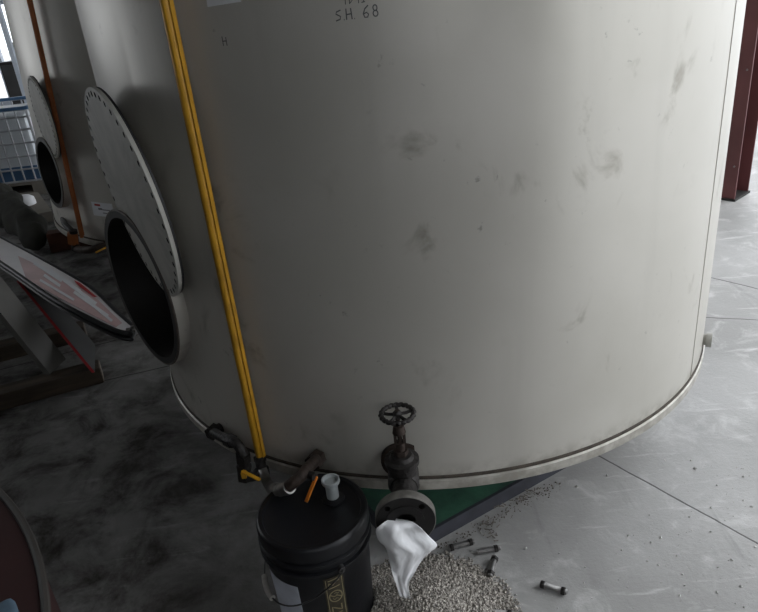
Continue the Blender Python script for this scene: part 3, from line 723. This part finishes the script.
# ------------------------------------------------------------------ timbers at the left
def timber(name, a, bb, w_, h_, label, m_=None, zb=0., grp=None):
    a, bb = Vector(a), Vector(bb); a.z = bb.z = 0; d = bb-a; o_ = empty(name, (a.x, a.y, zb), math.atan2(d.y, d.x))
    m_ = m_ or m_wood
    k = MB(); k.box((d.length/2, 0, h_/2), (d.length-.004, w_, h_), m=m_, bevel=.004); k.build('timber_length', m_, o_, 0)
    k = MB(); k.box((.001, 0, h_/2), (.004, w_*.93, h_*.93), m=m_woodend); k.build('sawn_end', m_woodend, o_, 0)
    tag(o_, label, 'timber', grp); return o_
ta = PZ(104.5, 383, 0); tb_ = PZ(0, 412, 0); d = (tb_-ta)
nrm = Vector((-d.y, d.x, 0)).normalized()
if nrm.y < 0: nrm = -nrm
timber('wood_timber', ta+nrm*.055, ta+d*1.5+nrm*.055, .10, .085, 'square timber on the floor nearest the camera, under the leaning panels')
ta2 = PZ(88, 340, 0); timber('wood_timber', ta2+nrm*.05, ta2+d*1.1+nrm*.05, .10, .085, 'shorter looking timber behind the front one, its sawn end beside the sign')

# leaning panels between timbers and the sign
def slab(name, pts, th, m_, label, cat, mside=None):
    k = MB(); P_ = [Vector(p) for p in pts]; nn = (P_[1]-P_[0]).cross(P_[2]-P_[0]).normalized()
    k.prism(P_, nn*th, m_, mside); o_ = k.build(name, m_, None, 0); tag(o_, label, cat); return o_
# grey slab: broad face toward the camera, foot on the front timber
A = PZ(50, 374, .088); Bq = PZ(66, 359, .088)
up_dir = (PZ(0, 312, .42)-A); up2_ = up_dir*1.8
slab('grey_board', [A, Bq, Bq+up2_, A+up2_], -.03, m_panel, 'grey board leaning with its foot on the front timber', 'board')
A = PZ(92, 373, .090); T_ = PZ(18, 283, .37); dd = T_-A; nb_ = Vector((-.10, .30, 0))
k = MB(); k.prism([A, A+dd*1.02, A+dd*1.02+nb_, A+nb_*1.0], Vector((.012, .006, 0)), m_dpanel, m_signr)
k.build('red_edged_panel', m_dpanel, None, 0)
tag(bpy.data.objects['red_edged_panel'], 'dark panel with a thin red edge leaning beside the grey board', 'panel')

# the oval sign on top
up_e = [(-60, 206), (0, 237), (47, 262), (90, 287), (118, 313), (133, 326)]
lo_e = [(130, 333), (116, 330), (90, 318), (51, 297), (0, 262), (-60, 226)]
def sz(x): return .46-.0012*(x)                       # gently sloping toward its tip
ring = [PZ(x, y, sz(x)) for x, y in smoothpath([(x, y, 0) for x, y in up_e], 5) for x, y in [(x, y)]] if False else None
def sp2(L_): return [(v.x, v.y) for v in smoothpath([(x, y, 0) for x, y in L_], 5)]
ring = [PZ(x, y, sz(x)) for x, y in sp2(up_e)+sp2(lo_e)]
cen = sum(ring, Vector())/len(ring)
sg = empty('oval_sign', (cen.x, cen.y, cen.z))
rl = [p-cen for p in ring]
b = MB(); b.prism([p-Vector((0, 0, .012)) for p in rl], (0, 0, .012)); b.build('sign_face', m_signw, sg, 0)
b = MB(); b.tube([p-Vector((0, 0, .004)) for p in rl], .012, 8, closed=True); b.tube([p-Vector((0, 0, .034)) for p in rl], .009, 8, closed=True)
b.prism([p*.985-Vector((0, 0, .05)) for p in rl], (0, 0, .036)); b.build('sign_frame', m_black, sg, 30)
def onsign(pts, name, m_, lab=None):
    k = MB(); k.prism([PZ(x, y, sz(x)+.0008)-cen for x, y in pts], (0, 0, .0012)); o_ = k.build(name, m_, sg, 0)
    if lab: o_['label'] = lab
onsign([(18, 256), (60, 276), (98, 300), (122, 323), (116, 327), (92, 315), (56, 296), (26, 278)], 'faded_patch', m_signp, 'faded pink patch')
b = MB()
for (x0, y0, x1, y1, w) in ((34, 263, 62, 281, 3), (50, 270, 80, 291, 3), (64, 280, 96, 304, 3.4), (44, 275, 60, 286, 3), (40, 280, 74, 300, 2.4), (74, 292, 108, 316, 3), (96, 308, 112, 321, 2.6)):
    n_ = Vector((-(y1-y0), x1-x0)).normalized()*w/2
    b.prism([PZ(x, y, sz(x)+.0024)-cen for x, y in ((x0-n_.x, y0-n_.y), (x1-n_.x, y1-n_.y), (x1+n_.x, y1+n_.y), (x0+n_.x, y0+n_.y))], (0, 0, .001))
b.build('faded_lettering', m_sticker, sg, 0)
onsign([(74, 280.5), (80, 283), (97, 297), (94, 297), (80, 287)], 'red_streak', m_signr, 'red streak')
b = MB(); t_ = PZ(131, 330, sz(131))-cen; b.box(t_, (.05, .03, .012)); b.cyl(t_+Vector((.01, 0, 0)), t_+Vector((.01, 0, .02)), .008, seg=8); b.build('corner_bracket', m_galv, sg, 0)
tag(sg, 'long white and faded pink sign with black frame lying across the timbers', 'sign')
# crate that carries the sign and panels, off to the west
b = MB(); cr0 = PZ(-30, 330, .0); b.box((-2.75, 3.62, .19), (.75, .6, .38), Matrix.Rotation(rad(15), 3, 'Z'), bevel=.01)
tag(b.build('dark_crate', m_dark, None, 0), 'black crate in the shade under the white sign', 'crate')

# rolled tarp behind the sign
pts = [PZ(-14, 194, .20), PZ(4, 207, .18), PZ(26, 224, .15), PZ(40, 243, .11)]
b = MB(); sp_ = smoothpath(pts, 8)
b.tube(sp_, [(.165-.06*i/len(sp_))*min(1, math.sqrt((len(sp_)-1-i)/6+.02)) for i in range(len(sp_))], 28)
for v in b.bm.verts:
    v.co += Vector((1, 1, 1))*.035*noise.noise(v.co*7)+Vector((0, 0, .02))*noise.noise(v.co*22); v.co.z = max(v.co.z, .003)
tag(b.build('rolled_tarp', m_tarp, None, 60), 'crumpled dark olive tarp bundle lying behind the white sign', 'tarp')
# grey board and white lid on it, in front of the tote
p0, p1, p2, p3 = PZ(8, 196, .10), PZ(38, 192, .10), PZ(52, 211, .10), PZ(28, 216, .10)
b = MB(); b.prism([p0, p3, p2, p1], (0, 0, -.09)); tag(b.build('wooden_pallet', m_card, None, 0), 'weathered grey pallet on the floor in front of the caged tote', 'pallet')
q = PZ(26, 204, .105); b = MB(); b.lathe([(0, 0), (.09, 0), (.09, .02), (.085, .06), (.05, .085), (0, .092)], (q.x, q.y, .10), seg=28)
tag(b.build('white_bowl', m_sticker, None, 50), 'white rounded bowl shape resting upside down on the pallet', 'bowl')
# red-brown block by the far tank
a = PZ(52, 251, 0); c = PZ(66, 247, 0); timber('wood_block', (c.x+.3, c.y+.05, 0), (a.x+.0, a.y, 0), .12, .15, 'red brown timber block on the floor by the far tank', m_redwood)

# ------------------------------------------------------------------ caged tote
tp = PZ(33, 205, 0); tt = empty('caged_tote', (tp.x-.60, tp.y+.9, 0), rad(2))
tag(tt, 'white plastic tote in a galvanised cage behind the far tank', 'tote')
b = MB()
for z in (.015, .125): b.box((0, 0, z), (1.2, 1.0, .03))
for x in (-.5, 0, .5): b.box((x, 0, .07), (.14, 1.0, .09))
b.build('tote_pallet', m_card, tt, 0)
b = MB(); b.box((0, 0, .14+.34), (1.10, .92, .66), bevel=.05); b.build('inner_bottle', m_ibc, tt)
b = MB(); b.box((0, -.462, .14+.08), (1.05, .004, .15)); b.build('blue_band', m_blue, tt, 0)
b = MB()
xs = [-.59+1.18*i/11 for i in range(12)]; zs = [.15, .27, .40, .53, .66, .78, .85]
for sy in (-.49, .49):
    for x in xs: b.cyl((x, sy, .14), (x, sy, .85), .009, seg=8)
    for z in zs: b.cyl((-.6, sy, z), (.6, sy, z), .0095, seg=8)
for sx in (-.6, .6):
    for i in range(10): b.cyl((sx, -.49+.98*i/9, .14), (sx, -.49+.98*i/9, .85), .009, seg=8)
    for z in zs: b.cyl((sx, -.49, z), (sx, .49, z), .0095, seg=8)
b.build('wire_cage', m_cage, tt)
b = MB()
for sy in (-.49, .49): b.box((0, sy, .865), (1.24, .04, .03))
for sx in (-.6, .6): b.box((sx, 0, .865), (.04, 1.0, .03))
b.build('top_rail', m_blue, tt, 0)['label'] = 'blue top rail'

# ------------------------------------------------------------------ cabinet and door leaf behind the tote, near the window
k = PY(15, 100, 11.2); b = MB(); 
cab = empty('locker', (PY(13, 80, 10.8).x, 10.8, 0), rad(0))
b.box((0, .3, .55), (.30, .5, 1.10)); b.build('locker_body', m_dark, cab, 0)
b = MB(); b.box((0, .045, .55), (.26, .01, 1.02)); b.build('locker_door', m_dpanel, cab, 0)
tag(cab, 'tall narrow dark locker standing before the bright window', 'locker')
jb = empty('junction_box', PY(14, 50, 10.7)); 
b = MB(); b.box((0, 0, 0), (.13, .10, .16), bevel=.008); b.build('box_body', m_black, jb, 0)
b = MB(); b.box((0, .06, .0), (.03, .03, .2)); b.build('mounting_bracket', m_iron, jb, 0)
tag(jb, 'small black junction box on the post by the bright window', 'electrical box')
st = empty('window_post', (PY(14, 50, 10.9).x+.10, 10.60, 0))
b = MB(); b.box((0, 0, 1.5), (.06, .06, 3.0)); b.build('post_tube', m_frost, st, 0)
tag(st, 'thin pale post in front of the bright window carrying a black box', 'post')

# ------------------------------------------------------------------ red rounded panel in the near corner
zc_ = .5; cc = Vector((-1.987, .5318, 0)); rr_ = 1.322
b = MB(); pts = [cc+Vector((rr_*math.cos(rad(a)), rr_*math.sin(rad(a)), 0)) for a in range(10, 66, 2)]
pts += [cc+Vector((.6*math.cos(rad(60)), .6*math.sin(rad(60)), 0)), cc+Vector((.6*math.cos(rad(10)), .6*math.sin(rad(10)), 0))]
gd = empty('machine_guard', (cc.x, cc.y, 0))
b.prism([p-cc for p in pts], (0, 0, zc_)); b.build('curved_sheet', m_redsheet, gd, 30)
b = MB(); b.tube([p-cc+Vector((0, 0, zc_)) for p in pts[:-2]], .010, 8); b.build('edge_trim', m_trim, gd)['label'] = 'dull grey edge trim'
tag(gd, 'dark red rounded sheet metal guard with grey trim in the near corner', 'machine guard')
p_ = PZ(-4, 625, zc_+.02); b = MB(); b.box((p_.x, p_.y, zc_+.020), (.09, .09, .036), Matrix.Rotation(rad(35), 3, 'Z'), bevel=.012)
tag(b.build('folded_cloth', m_bluecloth, None, 60), 'pale blue folded cloth lying on the dark red guard', 'cloth')

# ------------------------------------------------------------------ light: overcast daylight through the open side, the window and the added front opening
w = bpy.data.worlds.new('overcast'); S.world = w; w.use_nodes = True
bg = w.node_tree.nodes['Background']; bg.inputs[0].default_value = (.92, .955, 1.0, 1); bg.inputs[1].default_value = 2.85
S.view_settings.view_transform = 'Standard'; S.view_settings.look = 'None'; S.view_settings.gamma = 1; S.view_settings.use_curve_mapping = False
S.view_settings.exposure = 0.
S.cycles.use_denoising = True
S.cycles.max_bounces = 8; S.cycles.diffuse_bounces = 5
S.cycles.sample_clamp_indirect = 8
